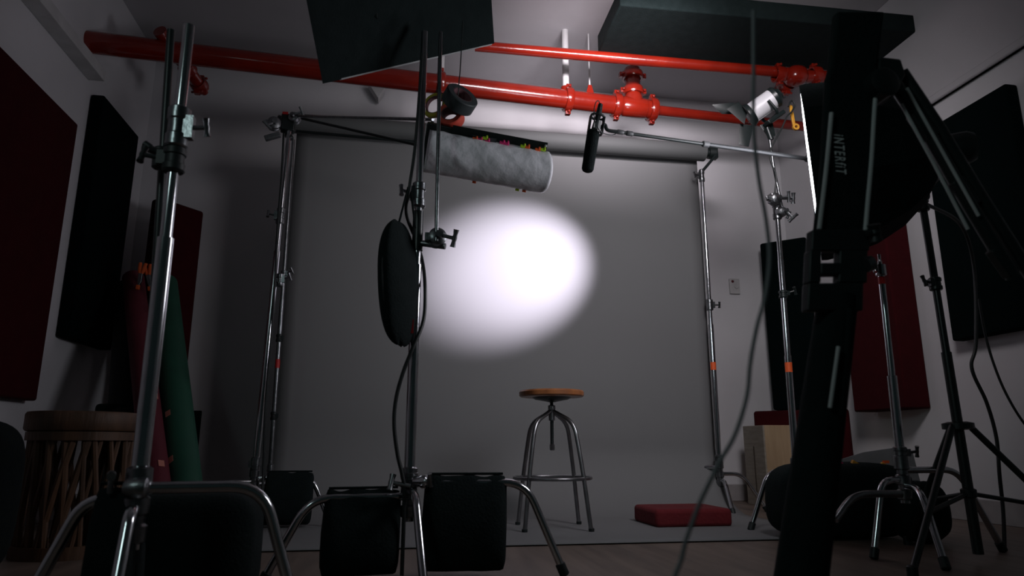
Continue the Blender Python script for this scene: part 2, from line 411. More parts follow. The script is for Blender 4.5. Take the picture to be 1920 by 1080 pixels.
obj('clamp_block', bm, M_bmetal, root, bev=.008)
obj('clamp_foot', box(B(), P(511, 256, 3.70), (.085, .03, .028), Matrix.Rotation(R(-22), 3, 'Y')), M_cast, root, bev=.005)
obj('tag', box(B(), P(535, 212, 3.70), (.03, .01, .012)), M_redtag, root)

b = P(506, 885, 4.10); t = P(550, 262, 4.10); d = (t - b).normalized(); b0 = b - d * (b.z / d.z)
root, bb, d, L = cstand('backdrop_stand', 'thin stand close behind the leaning one at the left edge of the grey paper', b0, t, [(.55, .0125), (1, .010)], [(215, .16, .20, .12), (100, .14, .23, .12), (-20, .12, .18, .12)], .30, m=M_dchrome)
for y_ in (634, 780): collar(root, at_z(bb, d, P(520, y_, 4.10).z), d, .0135, m=M_bplas, hd=(1, -.5, 0), L=.045, handle=False)
collar(root, at_z(bb, d, P(527, 515, 4.10).z), d, .013, hd=(1, -.5, .4), L=.05)
obj('tape_mark', lathe(B(), at_z(bb, d, P(512, 690, 4.10).z), d, [(0, .0134), (.05, .0134)]), M_redtag, root)
cable('power_cable', [P(532, 250, 3.70), P(528, 330, 3.72), P(521, 420, 3.72), P(516, 520, 3.72), P(508, 640, 3.72), P(498, 760, 3.72), P(494, 880, 3.72), P(490, 960, 3.66)], .006, 'black cable running down beside the leaning stand at the left of the backdrop')
# rods from that stand
def rod(label, a, b, r, m=M_dchrome, name='support_rod'):
    o = obj(name, tube(B(), [a, b], r, 12), m); return tag(o, label, 'grip arm', 'grip arms beside the backdrop')
rod('long thin grey grip arm reaching level from the left stand over the backdrop', P(558, 218, 3.72), P(812, 224, 2.62), .0070)
rod('black rod slanting down to the right from the left stand top', P(566, 222, 3.74), P(800, 276, 3.2), .0075, M_bmetal)
rod('black crossbar just below the roll at the left of the backdrop', P(556, 246, 3.90), P(800, 268, 3.72), .009, M_bmetal)

# ------------------------------------------------------------------ centre C-stand
YC = 2.30
b = P(768, 885, YC); b.z = 0; t = V((b.x, b.y, 2.55))
t = P(796, 60, YC); b = P(768, 885, YC); d = (t - b).normalized(); b0 = b - d * (b.z / d.z)
hub_c = P(766, 905, YC)
root, bb, d, L = cstand('grip_stand', 'tall chrome stand in the middle with a black bag hanging on it', b0, t, [(.53, .0175), (1, .0125)],
    [(-4, .37, .285, .12), (188, .30, .245, .12), (-80, .10, .26, .16)], .33)
collar(root, at_z(bb, d, P(787, 366, YC).z), d, .0170, hd=(-1, -.4, .1), L=.09)
obj('gobo_sleeve', lathe(B(), at_z(bb, d, P(783, 470, YC).z), d, [(0, .0185), (.14, .0185)]), M_bmetal, root)
collar(root, at_z(bb, d, P(768, 900, YC).z), d, .020, hd=(1, -.5, 0), L=.05)
hb = B(); q = P(745, 912, YC - .05); t_handle(hb, q + V((.04, 0, 0)), (-1, 0, .2), .06, .05, .007); obj('leg_screw', hb, M_cast, root)
obj('hub_knob', lathe(B(), P(775, 903, YC - .04), (1, -.3, 0), [(0, .012), (.02, .016), (.028, .021), (.042, .021), (.046, .016)]), M_chrome, root)
kn = knuckle(root, P(819, 446, YC - .03), (.15, -1, .1), hd=(1, -.15, -.25), r=.031)
ar = B(); tube(ar, [at_z(bb, d, P(782, 455, YC).z), P(835, 462, YC - .03)], .011, 12); obj('head_spigot', ar, M_cast, root)
g = rod('grey grip arm standing upright beside the middle stand', P(818, 452, YC - .055), P(826, 60, YC - .055), .0068); g['group'] = 'grip arms beside the backdrop'
sandbag('black sandbag over the right leg of the middle stand, beside the stool', V((P(873, 905, YC).x, YC - .008,   .283)), R(-4), .27, .265, seed=1)
sandbag('black sandbag over the left leg of the middle stand', V((P(682, 930, YC).x, YC - .012, .243)), R(8), .24, .228, seed=2)
# black round bag hanging on that stand
ctr = P(748, 530, YC - .07); a_ = R(64)
dx = V((math.cos(a_), math.sin(a_), 0)); rot = Matrix((dx, V((-dx.y, dx.x, 0)), V((0, 0, 1)))).transposed()
bag = thing('reflector_bag', 'flat oval black zip bag hanging by a strap from the middle stand', 'bag', (ctr.x, ctr.y, ctr.z - .2))
rot = Matrix.Rotation(R(-3.5), 3, 'Y') @ rot
obj('pouch', meta(B(), ctr, (.235, .080, .415), rot, 3, .012, 2.35, 40, 26), M_bfab, bag)
tube_z = [ctr + rot @ V((.1175 * math.cos(t_) * .98, 0, .2075 * math.sin(t_) * .985)) for t_ in [2 * math.pi * i / 40 for i in range(41)]]
obj('zip', tube(B(), tube_z, .004, 6, False), M_bplas, bag)
st = B(); tp = ctr + V((.012, 0, .200))
tube(st, smooth([tp + V((-.02, 0, 0)), P(763, 360, YC - .05), P(766, 352, YC - .03), P(770, 360, YC - .04), tp + V((.035, 0, -.01))], 6), .0035, 8); obj('strap', st, M_bfab, bag)
obj('red_tag', box(B(), P(772, 612, YC - .06), (.012, .006, .045)), M_redtag, bag)
cable('power_cable', [P(791, 100, YC - .03), P(787, 170, YC - .03), P(778, 280, YC - .035), P(768, 350, YC - .04), P(762, 400, YC - .035), P(780, 450, YC + .035), P(792, 490, YC + .03), P(797, 540, YC - .02), P(794, 600, YC - .03), P(775, 650, YC - .05), P(757, 695, YC - .05), P(743, 745, YC - .05),
       P(739, 795, YC - .05), P(745, 850, YC - .05), P(754, 890, YC - .05), P(758, 930, YC - .05), V((P(758, 930, YC).x, YC - .05, .02))], .0062, 'black cable looping down along the middle stand past the hanging bag')

# tape rolls hanging from a cord
def tape_roll(label, c, ax, ro, ri, w, m):
    c = V(c); ax = V(ax).normalized(); bm = B()
    lathe(bm, c - ax * w / 2, ax, [(0, ri), (0, ro - .003), (.003, ro), (w - .003, ro), (w, ro - .003), (w, ri)], 44, True)
    o = obj('tape_roll', bm, m); tag(o, label, 'tape', 'tape rolls hanging by the middle stand')
    cb = B(); lathe(cb, c - ax * w / 2, ax, [(0.001, ri - .004), (0.001, ri + .0005), (w - .001, ri + .0005), (w - .001, ri - .004)], 36, True)
    obj('cardboard_core', cb, mat('tape_core', (.16, .07, .08), .8), o); return o
tape_roll('wide black tape roll hanging on a cord by the middle stand', P(862, 187, YC + .06), (.42, -.78, .50), .064, .040, .050, M_tapeside)
tape_roll('orange red tape roll hanging below the black roll', P(845, 219, YC + .10), (-.25, -.85, .20), .050, .033, .046, M_orange)
tape_roll('yellow tape roll seen edge on behind the upright grip arm', P(816, 198, YC + .14), (-.5, -.85, .1), .052, .038, .018, M_yellow)
cable('cord', [P(868, 40, YC + .02), P(863, 127, YC + .03), P(861, 150, YC + .03), P(858, 180, YC + .05), P(846, 200, YC + .10), P(832, 178, YC + .15), P(818, 170, YC + .16)], .0022, 'thin black cord the tape rolls hang from', cat='cord')

# ------------------------------------------------------------------ lamp wrapped in diffusion paper
A_, B_ = P(800, 283, YC + .12), P(1021, 323, YC + .12)
e1 = (B_ - A_).normalized(); vd = ((A_ + B_) / 2 - CAM).normalized(); e3 = (-vd - e1 * (-vd).dot(e1)).normalized(); e3 = (e3 + V((0, 0, -.25))).normalized(); e3 = (e3 - e1 * e3.dot(e1)).normalized(); e2 = e1.cross(e3); e2 = e2 if e2.z > 0 else -e2
wl = thing('wrapped_lamp', 'long black lamp wrapped in white diffusion paper, held above the stool', 'lamp', A_ + (B_ - A_) * .5 - e2 * .1)
LL = (B_ - A_).length; pb = B(); rows = []
nu, nv = 46, 22; rnd = random.Random(7)
from mathutils import noise
for i in range(nu + 1):
    t = i / nu; row = []
    for j in range(nv + 1):
        ph = math.pi * (j / nv) * 1.08 - .12
        r2, r3 = .079, .070
        k = 1 + .05 * noise.noise(V((t * 5, j * .25, 3))) + .03 * noise.noise(V((t * 14, j * .7, 9)))
        ex = .02 * math.sin(ph) - .0
        row.append(pb.verts.new(A_ + e1 * (LL * t + ex * t) + e2 * (r2 * math.cos(ph) * k) + e3 * (r3 * math.sin(ph) * k)))
    rows.append(row)
for a, b in zip(rows, rows[1:]):
    for j in range(nv): pb.faces.new((a[j], a[j + 1], b[j + 1], b[j]))
po = obj('diffusion_sheet', pb, M_tracing, wl, angle=80); md = po.modifiers.new('thickness', 'SOLIDIFY'); md.thickness = .0012
lp = B(); rm = Matrix((e1, e2, e3)).transposed()
box(lp, A_ + e1 * LL * .46 + e2 * .008 - e3 * .028, (LL * .98, .185, .035), rm)
obj('housing', lp, M_bmetal, wl, bev=.004)
fl = B(); vbox(fl, A_ + e1 * LL * .18 + e2 * .082 - e3 * .012, e1 * LL * .80, e2 * .028, e3 * .004); fo = obj('barn_door', fl, M_bmetal, wl, bev=.001)
fl = B(); prism(fl, [A_ + e1 * LL * .34 + e2 * .090 + e3 * .004, A_ + e1 * LL * .55 + e2 * .092 + e3 * .004, A_ + e1 * LL * .55 + e2 * .066 + e3 * .012], e3 * .003); obj('tape_flap', fl, M_tapeside, wl)
for f, m_, up in ((.375, M_norange, .079), (.415, M_pink, .079), (.455, M_lime, .088), (.475, M_pink, .079), (.60, M_pink, .083), (.635, M_pink, .083), (.775, M_lime, .084), (.81, M_norange, .084), (.90, M_norange, .082), (.945, M_lime, .085)):
    bm = B(); box(bm, A_ + e1 * LL * (f + .0) + e2 * up + e3 * .012, (.020, .011, .006), rm); box(bm, A_ + e1 * LL * (f + .012) + e2 * (up + .006) + e3 * .012, (.006, .010, .010), rm)
    obj('clip', bm, m_, wl, bev=.0015)
for f, m_ in ((.43, M_norange), (.86, M_norange), (.80, M_lime)):
    obj('clip', box(B(), A_ + e1 * LL * f - e2 * .083 + e3 * .006, (.014, .010, .006), rm), m_, wl, bev=.0015)
obj('rivet', lathe(B(), A_ + e1 * LL * .965 + e2 * .098 - e3 * .006, e3, [(0, .005), (.004, .005), (.006, .002)]), M_plate, wl)
obj('bracket', tube(B(), [A_ + e1 * .04 - e3 * .045, P(806, 232, YC + .25)], .009, 10), M_bmetal, wl)
obj('yoke', tube(B(), [P(801, 300, YC + .2), P(811, 228, YC + .2)], .006, 10), M_bmetal, wl)

# ------------------------------------------------------------------ left foreground stand
LZ = P(300, 914, 1.62).z
YL = 1.60
b = P(262, 885, YL); t = P(346, 127, YL); t = b + (t - b) * 1.12
d = (t - b).normalized(); b0 = b - d * (b.z / d.z)
root, bb, d, L = cstand('grip_stand', 'tall chrome stand at the left, nearest the camera, in front of the paper rolls', b0, t, [(.615, .0175), (1, .0130)],
    [(14, .245, LZ, .10), (178, .10, LZ - .02, .12), (-80, .06, LZ - .04, .12)], LZ + .04)
collar(root, at_z(bb, d, P(332, 240, YL).z), d, .0185, hd=(1, -.2, .0), L=.10)
collar(root, at_z(bb, d, P(320, 300, YL).z), d, .018, m=M_bplas, hd=(-1, -.1, .1), L=.06)
obj('leg_collar', lathe(B(), P(262, 915, YL - .02), (1, .1, 0), [(-.03, .014), (-.02, .02), (.0, .022), (.012, .02), (.016, .014)]), M_cast, root)
obj('leg_screw', t_handle(B(), P(206, 925, YL - .02), (0, -.1, 1), .035, .03, .006), M_cast, root)
# black thin pole clipped beside it
bp = thing('black_pole', 'thin black pole standing close beside the left chrome stand', 'pole', V((P(262, 900, YL + .06).x, YL + .06, 0)))
p0, p1 = P(268, 885, YL + .06), P(314, 160, YL + .06); dd = (p1 - p0).normalized(); p0 = p0 - dd * (p0.z / dd.z); p1 = p1 + dd * .15
obj('shaft', tube(B(), [p0, p1], .0095, 12), M_bmetal, bp)
hb = B(); q = P(298, 285, YL + .04); tube(hb, smooth([q, q + V((-.02, -.01, .003)), P(281, 276, YL + .03), P(271, 269, YL + .03)], 6), [.009] * 12 + [.008] * 7, 10); obj('lever', hb, M_bplas, bp)
obj('clamp', lathe(B(), P(300, 295, YL + .06) - dd * .03, dd, [(0, .012), (.004, .017), (.05, .017), (.055, .012)]), M_bplas, bp)
sandbag('black sandbag over the right leg of the back left stand, against the paper', V((P(545, 890, 3.75).x + .0, 3.745, .245)), 0, .24, .23, seed=5)
q = P(345, 922, 2.0)
o = obj('gear_bag', meta(B(), (q.x, 2.0, q.z / 2), (P(505, 930, 2.0).x - P(205, 930, 2.0).x, .24, q.z), None, 21, .006, 5, 40, 20), M_bfab)
tag(o, 'wide black equipment bag on the floor behind the leg of the left foreground stand', 'bag')
obj('handle', tube(B(), smooth([q + V((-.09, -.03, -.03)), q + V((-.07, -.03, -.004)), q + V((.03, -.03, .0)), q + V((.05, -.03, -.03))], 5), .006, 8), M_bfab, o)
sandbag('black sandbag at the foot of the left foreground stand, below the wooden table', V((P(222, 945, YL).x, YL + .004, LZ - .02)), R(178), .09, LZ - .04, seed=7)

# ------------------------------------------------------------------ left corner: rolls, clamps
def leaning_roll(name, label, a, b, r, m, core=True, tapes=()):
    a, b = V(a), V(b); d = (b - a).normalized()
    o = obj(name, lathe(B(), a, d, [(0, r * .5), (0, r), ((b - a).length, r), ((b - a).length, r * .5), ((b - a).length - .01, r * .5)], 30), m)
    tag(o, label, 'paper roll', 'paper rolls leaning in the left corner')
    for f, off, m_ in tapes:
        c = a + (b - a) * f; toc = (CAM - c); toc = (toc - d * toc.dot(d)).normalized(); s = d.cross(toc)
        n = (toc * math.cos(off) + s * math.sin(off)); s2 = d.cross(n)
        obj('tape_tab', box(B(), c + n * (r + .0012), (.028, .002, .036), Matrix((s2, n, d)).transposed()), m_, o)
    return o
def lean(px0, py0, Y0, px1, py1, Y1):
    t = P(px1, py1, Y1); q = P(px0, py0, Y0); d = (t - q).normalized(); return q - d * ((q.z - .03) / d.z), t
a, b = lean(292, 900, 3.55, 250, 522, 4.50)
leaning_roll('paper_roll', 'maroon paper roll leaning in the left corner with orange clamps at its top', a, b, .062, M_maroon, tapes=((.42, .7, M_pinktape), (.18, .5, M_pinktape), (.08, .8, M_pinktape)))
a, b = lean(346, 900, 3.65, 308, 532, 4.62)
leaning_roll('paper_roll', 'dark green paper roll leaning in the left corner, rightmost of the rolls', a, b, .078, M_green, tapes=((.36, -.6, M_pinktape), (.20, -.7, M_pinktape)))
a, b = lean(225, 900, 3.75, 243, 540, 4.62)
leaning_roll('paper_roll', 'black paper roll leaning behind the maroon roll beside the table', a, b, .075, mat('black_paper', (.006, .010, .010), .8))
a, b = lean(318, 900, 3.85, 282, 600, 4.60)
leaning_roll('paper_roll', 'black paper roll in the gap between the maroon and green rolls', a, b, .055, MATS['black_paper'])
def clamp(label, p, tilt):
    root = thing('spring_clamp', label, 'clamp', p, 'spring clamps on the maroon roll')
    rt = Matrix.Rotation(R(tilt), 3, 'Y')
    jb = B(); prism(jb, [V(p) + rt @ V(q) for q in ((-.012, 0, 0), (.012, 0, 0), (.016, 0, -.05), (.004, 0, -.085), (-.006, 0, -.05))], (0, .018, 0)); obj('jaw', jb, M_cast, root, bev=.003)
    for s in (-1, 1):
        hb = B(); tube(hb, [V(p) + rt @ V((s * .006, .009, 0)), V(p) + rt @ V((s * .012, .009, .03)), V(p) + rt @ V((s * .016, .009, .065))], [.009, .011, .009], 10); obj('handle_grip', hb, M_norange2, root)
    obj('jaw_tip', box(B(), V(p) + rt @ V((.002, .009, -.085)), (.02, .02, .028), rt), M_norange2, root, bev=.004)
M_norange2 = mat('orange_rubber', (.80, .13, .02), .5)
clamp('orange handled spring clamp on top of the maroon roll, left of two', P(263, 512, 4.30), 6)
clamp('orange handled spring clamp on top of the maroon roll, right of two', P(277, 515, 4.32), -10)

# ------------------------------------------------------------------ round wooden table
tc = P(148, 800, 3.02); zt = P(148, 800, 2.80).z; ctb = V((tc.x + .02, 3.02, 0))
tb = thing('round_table', 'round wooden side table on a cage of slanting sticks, left of the paper rolls', 'table', ctb)
obj('tabletop', lathe(B(), ctb + V((0, 0, .452)), (0, 0, 1), [(0, .18), (.004, .194), (.012, .199), (.066, .199), (.074, .194), (.076, .18)], 60), M_oldwood, tb)
obj('base_ring', lathe(B(), ctb, (0, 0, 1), [(0, .19), (.045, .19), (.045, .165), (0, .165)], 48, True), M_oldwood, tb)
obj('upper_ring', lathe(B(), ctb + V((0, 0, .42)), (0, 0, 1), [(0, .19), (.032, .19), (.032, .165), (0, .165)], 48, True), M_oldwood, tb)
rnd = random.Random(11)
for i in range(38):
    a = 2 * math.pi * i / 38; s = (.42 if i % 2 else -.26) * rnd.uniform(.6, 1.25)
    f0 = V((math.cos(a) * .170, math.sin(a) * .170, .03)); f1 = V((math.cos(a + s) * .170, math.sin(a + s) * .170, .44)); fm = (f0 + f1) / 2; rad = V((fm.x, fm.y, 0)).normalized(); fm += rad * (.172 - V((fm.x, fm.y, 0)).length + rnd.uniform(-.008, .008))
    bm = B(); tube(bm, smooth([ctb + f0, ctb + fm, ctb + f1], 6), [rnd.uniform(.009, .014)] * 13, 8); obj('stick', bm, M_oldwood, tb)
# dark rounded bag at the left edge
q = P(10, 880, 2.4); bgz = P(30, 786, 2.4).z
o = obj('gear_bag', meta(B(), (q.x - .14, 2.4, bgz / 2), (.30, .36, bgz), None, 5, .01, 3.6, 36, 22), M_bfab)
tag(o, 'rounded black gear bag on the floor at the left edge of the frame', 'bag')
hb = B(); tube(hb, smooth([(q.x - .18, 2.28, bgz * .93), (q.x - .16, 2.25, bgz * .98), (q.x - .10, 2.25, bgz * .98), (q.x - .08, 2.28, bgz * .93)], 5), .008, 8); obj('handle', hb, M_bfab, o)

# ------------------------------------------------------------------ red sprinkler pipe
def coupling(root, c, ax, r, m=M_red, w=.05, lug=(0, 0, 1)):
    c = V(c); ax = V(ax).normalized(); bm = B()
    lathe(bm, c - ax * w / 2, ax, [(0, r * .98), (.0, r * 1.22), (w * .2, r * 1.30), (w * .8, r * 1.30), (w, r * 1.22), (w, r * .98)], 30, True)
    o = obj('coupling', bm, m, root)
    l = V(lug); l = (l - ax * l.dot(ax)).normalized(); s = ax.cross(l)
    for sg in (-1, 1):
        lb = B(); q = c + l * r * 1.35 * sg; box(lb, q, (.036, .036, .036)); tube(lb, [q - s * .04, q + s * .04], .009, 8)
        obj('bolt_lug', lb, m, o, bev=.005)
ZP = 2.72
p_a, p_b = PZ(300, 95, ZP), PZ(1222, 206, ZP); dirp = (p_b - p_a).normalized()
p_c = PZ(1560, 243, ZP)
pipe = thing('sprinkler_pipe', 'thick red sprinkler pipe running under the ceiling above the backdrop roll', 'pipe', (p_a + p_b) / 2 - V((0, 0, .1)))
RM = .066; RS = .036
obj('main_run', tube(B(), [p_a - dirp * .9, p_b], RM, 36), M_red, pipe)
obj('thin_run', tube(B(), [p_b, p_c, p_c + (p_c - p_b) * .3], RS, 28), M_red, pipe)
for px in (826, 1065, 1155, 1222):
    t = (px - 300) / (1222 - 300.); c = PZ(px, 95 + 111 * t, ZP); t2 = (c - p_a).dot(dirp); coupling(pipe, p_a + dirp * t2, dirp, RM, lug=(0, -.15, 1))
t2 = (PZ(1188, 202, ZP) - p_a).dot(dirp); tj = p_a + dirp * t2
bm = B(); lathe(bm, tj + V((0, 0, .0)), (0, 0, 1), [(0, RM * 1.02), (.07, RM * 1.0), (.10, RM * .82), (.30, RM * .82)], 32); obj('riser', bm, M_red, pipe)
bm = B(); lathe(bm, tj - dirp * .09, dirp, [(0, RM), (.01, RM * 1.08), (.17, RM * 1.08), (.18, RM)], 32); obj('tee_fitting', bm, M_red, pipe)
coupling(pipe, tj + V((0, 0, .125)), (0, 0, 1), RM * .86, lug=(1, 0, 0))
coupling(pipe, tj + V((0, 0, .245)), (0, 0, 1), RM * .90, lug=(1, 0, 0))
c = p_a + dirp * (PZ(1062, 186, ZP) - p_a).dot(dirp)
obj('hanger_rod', tube(B(), [c + V((0, 0, RM)), V((c.x, c.y, ZC))], .023, 18), M_white, pipe)
obj('hanger_cup', lathe(B(), c + V((0, 0, RM * .6)), (0, 0, 1), [(0, .036), (.05, .036), (.058, .024)]), M_red, pipe)
c = p_a + dirp * (PZ(1108, 190, ZP) - p_a).dot(dirp)
obj('hanger_rod', tube(B(), [c + V((0, 0, RM)), V((c.x, c.y, ZC))], .006, 12), M_white, pipe)
bm = B(); prism(bm, [c + V(q) for q in ((-.03, -.01, RM * .9), (.03, -.01, RM * .9), (.012, -.01, .13), (-.012, -.01, .13))], (0, .02, 0)); obj('hanger_clevis', bm, M_red, pipe, bev=.003)
c = p_a + dirp * (PZ(826, 158, ZP) - p_a).dot(dirp)
obj('hanger_rod', tube(B(), [c + V((0, 0, RM)), V((c.x, c.y, ZC))], .023, 18), M_white, pipe)
# second red pipe with its black duct, top right
e0 = PZ(1492, 143, 2.78); j0 = PZ(1400, 222, ZP)
p2 = thing('branch_pipe', 'red branch pipe crossing the top right corner to join the thin red run', 'pipe', e0 - V((0, 0, .1)))
obj('branch', tube(B(), [e0, j0], .040, 24), M_red, p2)
w0 = PZ(1120, 108, 2.86); obj('cross_run', tube(B(), [w0 + (w0 - e0) * .6, e0 + V((0, 0, .02))], .035, 24), M_red, p2)
coupling(p2, e0 + (j0 - e0).normalized() * .10, j0 - e0, .043, w=.06)
coupling(p2, e0 - V((.12, 0, 0)), (1, 0, 0), .043, w=.06)
lathe_b = B(); meta(lathe_b, e0, (.15, .15, .13), None, 2, .0, 2.4); obj('elbow', lathe_b, M_red, p2)
coupling(p2, e0 + V((.14, .0, .02)), (1, 0, .1), .045, w=.06)
obj('elbow_run', tube(B(), [e0, e0 + V((.30, 0, .02))], .042, 24), M_red, p2)
dk = PZ(1420, 128, 2.93); dk0 = PZ(1240, 100, 2.93)
o = obj('air_duct', box(B(), ((dk.x + dk0.x) / 2 + .25, min(dk.y, dk0.y) - .27, 2.955), (2.1, .50, .12), rotz(-.02)), M_bfab, bev=.01)
tag(o, 'flat black duct under the ceiling above the red branch pipe, top right', 'duct')
# left stub with end fitting
s0 = PZ(330, 100, 2.76); s1 = PZ(377, 164, 2.68)
p3 = thing('pipe_stub', 'dark red pipe stub with bolted end fitting at the top left behind the stand', 'pipe', s1 - V((0, 0, .08)))
obj('stub', tube(B(), [s0 + (s0 - s1) * .6, s1], .040, 20), M_red, p3)
coupling(p3, s1 - (s1 - s0).normalized() * .02, s1 - s0, .042, w=.055)
coupling(p3, s0 + (s1 - s0) * .45, s1 - s0, .042, w=.055)
obj('end_cap', lathe(B(), s1, s1 - s0, [(0, .045), (.02, .044), (.03, .025), (.05, .022), (.052, .01)]), M_red, p3)
# ceiling bracket below the pipe
q = P(705, 170, 4.9)
bm = B(); prism(bm, [P(690, 155, 4.92), P(722, 155, 4.92), P(720, 168, 4.92), P(709, 184, 4.92)], (0, .10, 0)); o = obj('wall_bracket', bm, M_white, bev=.004); tag(o, 'small white wedge bracket high on the back wall under the red pipe', 'bracket')

# ------------------------------------------------------------------ hanging panel light, top left of centre
A0 = P(605, 157, 2.15); B0 = P(637, 150, 2.19); wv = (P(745, 125, 2.35) - B0); hv = P(588, 70, 2.05) - A0
hl = thing('panel_light', 'black framed panel light hanging into the top of the frame over the red pipe', 'lamp', A0)
nn = (B0 - A0)
obj('frame', vbox(B(), A0, nn, hv * 2.2, wv * .03), M_bfab, hl, bev=.004)
obj('panel', vbox(B(), A0 + nn * .6 + V((0, 0, .004)), wv * 3.2, hv * 2.2, nn * .35), M_bfab, hl, bev=.003)
obj('lower_edge', vbox(B(), B0 + V((0, 0, -.001)), wv * 3.1, (B0 - A0) * .10, V((0, 0, .006))), M_grey, hl)
obj('suspension_rod', tube(B(), [A0 + hv * 1.2 + wv, V((A0.x + hv.x + wv.x, A0.y + .1, ZC))], .008, 10), M_bmetal, hl)

# ------------------------------------------------------------------ stool
SY = 3.50
sc = P(1036, 896, SY); sc = V((sc.x, SY, 0)); zs = P(1036, 741, SY - .165).z
stl = thing('bar_stool', 'round wooden seat stool on four curved steel legs in front of the backdrop', 'stool', sc)
obj('seat', lathe(B(), sc + V((0, 0, zs)), (0, 0, 1), [(0, .135), (.002, .158), (.008, .165), (.026, .166), (.034, .160), (.036, .14)], 64), M_wood, stl)
obj('seat_plate', lathe(B(), sc + V((0, 0, zs - .024)), (0, 0, 1), [(0, .016), (.004, .03), (.014, .085), (.024, .10)], 40), M_bmetal, stl)
zh = P(1036, 776, SY).z; zbot = P(1036, 843, SY).z
sp = B(); tube(sp, [sc + V((0, 0, zbot)), sc + V((0, 0, zs - .01))], .0085, 16)
for k in range(26): lathe(sp, sc + V((0, 0, zbot + .03 + k * .0062)), (0, 0, 1), [(0, .0088), (.0015, .0100), (.003, .0088)], 16)
obj('screw', sp, M_bmetal, stl)
obj('screw_nut', lathe(B(), sc + V((0, 0, zbot - .004)), (0, 0, 1), [(0, .009), (.003, .013), (.028, .013), (.032, .009)], 6), M_steel, stl)
obj('hub', lathe(B(), sc + V((0, 0, zh - .035)), (0, 0, 1), [(0, .012), (.002, .016), (.07, .016), (.074, .012)], 24), M_steel, stl)
obj('hub_collar', lathe(B(), sc + V((0, 0, zh + .018)), (0, 0, 1), [(0, .016), (.003, .019), (.022, .019), (.025, .015)], 24), M_steel, stl)
zr_ = P(1036, 896, SY).z
for a in (18, 108, 198, 288):
    a = R(a + 23); dr = V((math.cos(a), math.sin(a), 0))
    def q(r, z): return sc + dr * r + V((0, 0, z))
    pts = fillet([q(.012, zh + .012), q(.135, zh - .045), q(.160, zh - .16), q(.188, zr_), q(.222, .012)], .06, 7)
    lg = obj('leg', tube(B(), pts, .0105, 16), M_steel, stl)
    obj('foot', lathe(B(), q(.224, 0), (0, 0, 1), [(0, .013), (.02, .014), (.022, .011)], 16), M_bplas, lg)
ring = [sc + V((.190 * math.cos(t), .190 * math.sin(t), zr_)) for t in [2 * math.pi * i / 64 for i in range(64)]]
bm = B(); n = 12; rg = []
for i in range(64):
    p = ring[i]; u = (p - sc); u.z = 0; u.normalize()
    rg.append([bm.verts.new(p + (u * math.cos(2 * math.pi * k / n) + V((0, 0, 1)) * math.sin(2 * math.pi * k / n)) * .0085) for k in range(n)])
for i in range(64):
    a, b = rg[i], rg[(i + 1) % 64]
    for k in range(n): bm.faces.new((a[k], a[(k + 1) % n], b[(k + 1) % n], b[k]))
obj('foot_ring', bm, M_steel, stl)

# low red mat at the foot of the paper
q0 = P(1205, 951, 3.62); q1 = P(1342, 951, 3.62)
o = obj('folded_mat', box(B(), ((q0.x + q1.x) / 2, 3.60, q0.z / 2 + .004), (q1.x - q0.x, .34, q0.z)), mat('red_cloth', (.14, .006, .01), .9, bump=.3), bev=.02)
tag(o, 'folded red cloth lying low on the paper right of the stool', 'cloth')

# ------------------------------------------------------------------ microphone and boom
YM = 2.35
mc = thing('microphone', 'black shotgun microphone with foam cover pointing down in front of the backdrop', 'microphone', P(1100, 322, YM))
m0, m1 = P(1101, 322, YM), P(1113, 246, YM); dm = (m1 - m0); Lm = dm.length; dm.normalize()
obj('foam_cover', lathe(B(), m0, dm, [(0, .012), (.004, .019), (.012, .0225), (Lm * .5, .0235), (Lm * .95, .024), (Lm, .021)], 30), M_foam, mc)
m2 = P(1126, 196, YM)
obj('body', tube(B(), [m1, P(1122, 216, YM), m2], [.011, .011, .009], 18), M_bmetal, mc)
obj('connector', lathe(B(), P(1122, 216, YM), m2 - P(1122, 216, YM), [(0, .010), (.03, .010), (.035, .007), (.05, .004), (.052, .002)]), M_bplas, mc)
sm = thing('shock_mount', 'black cage shock mount gripping the microphone at the end of the boom', 'mount', P(1116, 250, YM))
rm2 = Matrix((V((dm.z, 0, -dm.x)), V((0, 1, 0)), dm)).transposed()
for off in (-.026, .026):
    obj('rail', box(B(), P(1118, 234, YM) + rm2 @ V((off, 0, 0)), (.006, .03, .072), rm2), M_bplas, sm, bev=.002)
for oz in (-.034, .034):
    fr = B(); cc = P(1118, 234, YM) + dm * oz; lathe(fr, cc - dm * .003, dm, [(0, .021), (0, .028), (.006, .028), (.006, .021)], 20, True); obj('hoop', fr, M_bplas, sm)
obj('white_label', box(B(), P(1124, 236, YM - .03), (.010, .002, .045), rm2), M_plate, sm)
obj('white_label', box(B(), P(1115, 232, YM - .03), (.004, .002, .030), rm2), M_plate, sm)
tube_b = B(); tube(tube_b, smooth([P(1126, 240, YM), P(1134, 234, YM), P(1138, 243, YM), P(1148, 246, YM), P(1158, 247, YM)], 5), .007, 10); obj('swivel', tube_b, M_bplas, sm)
bo = thing('boom_pole', 'long telescopic boom pole holding the microphone from the right', 'boom pole', P(1340, 272, YM))
bs, be = P(1150, 246, YM), P(1545, 302, YM + .12)
def bl(f): return bs + (be - bs) * f
obj('section', tube(B(), [bl(0), bl(.42)], .0068, 14), M_bmetal, bo)
obj('section', tube(B(), [bl(.42), bl(.93)], .0088, 14), mat('boom_metal', (.05, .053, .056), .45, .6), bo)
obj('section', tube(B(), [bl(.92), bl(1.5)], .0105, 14), M_bmetal, bo)
for f, r in ((.03, .009), (.07, .010), (.415, .0125), (.92, .0140)):
    dv = (be - bs).normalized(); obj('lock_collar', lathe(B(), bl(f) - dv * .014, dv, [(0, r * .8), (.003, r), (.025, r), (.028, r * .8)]), mat('collar_grey', (.07, .073, .076), .5), bo)
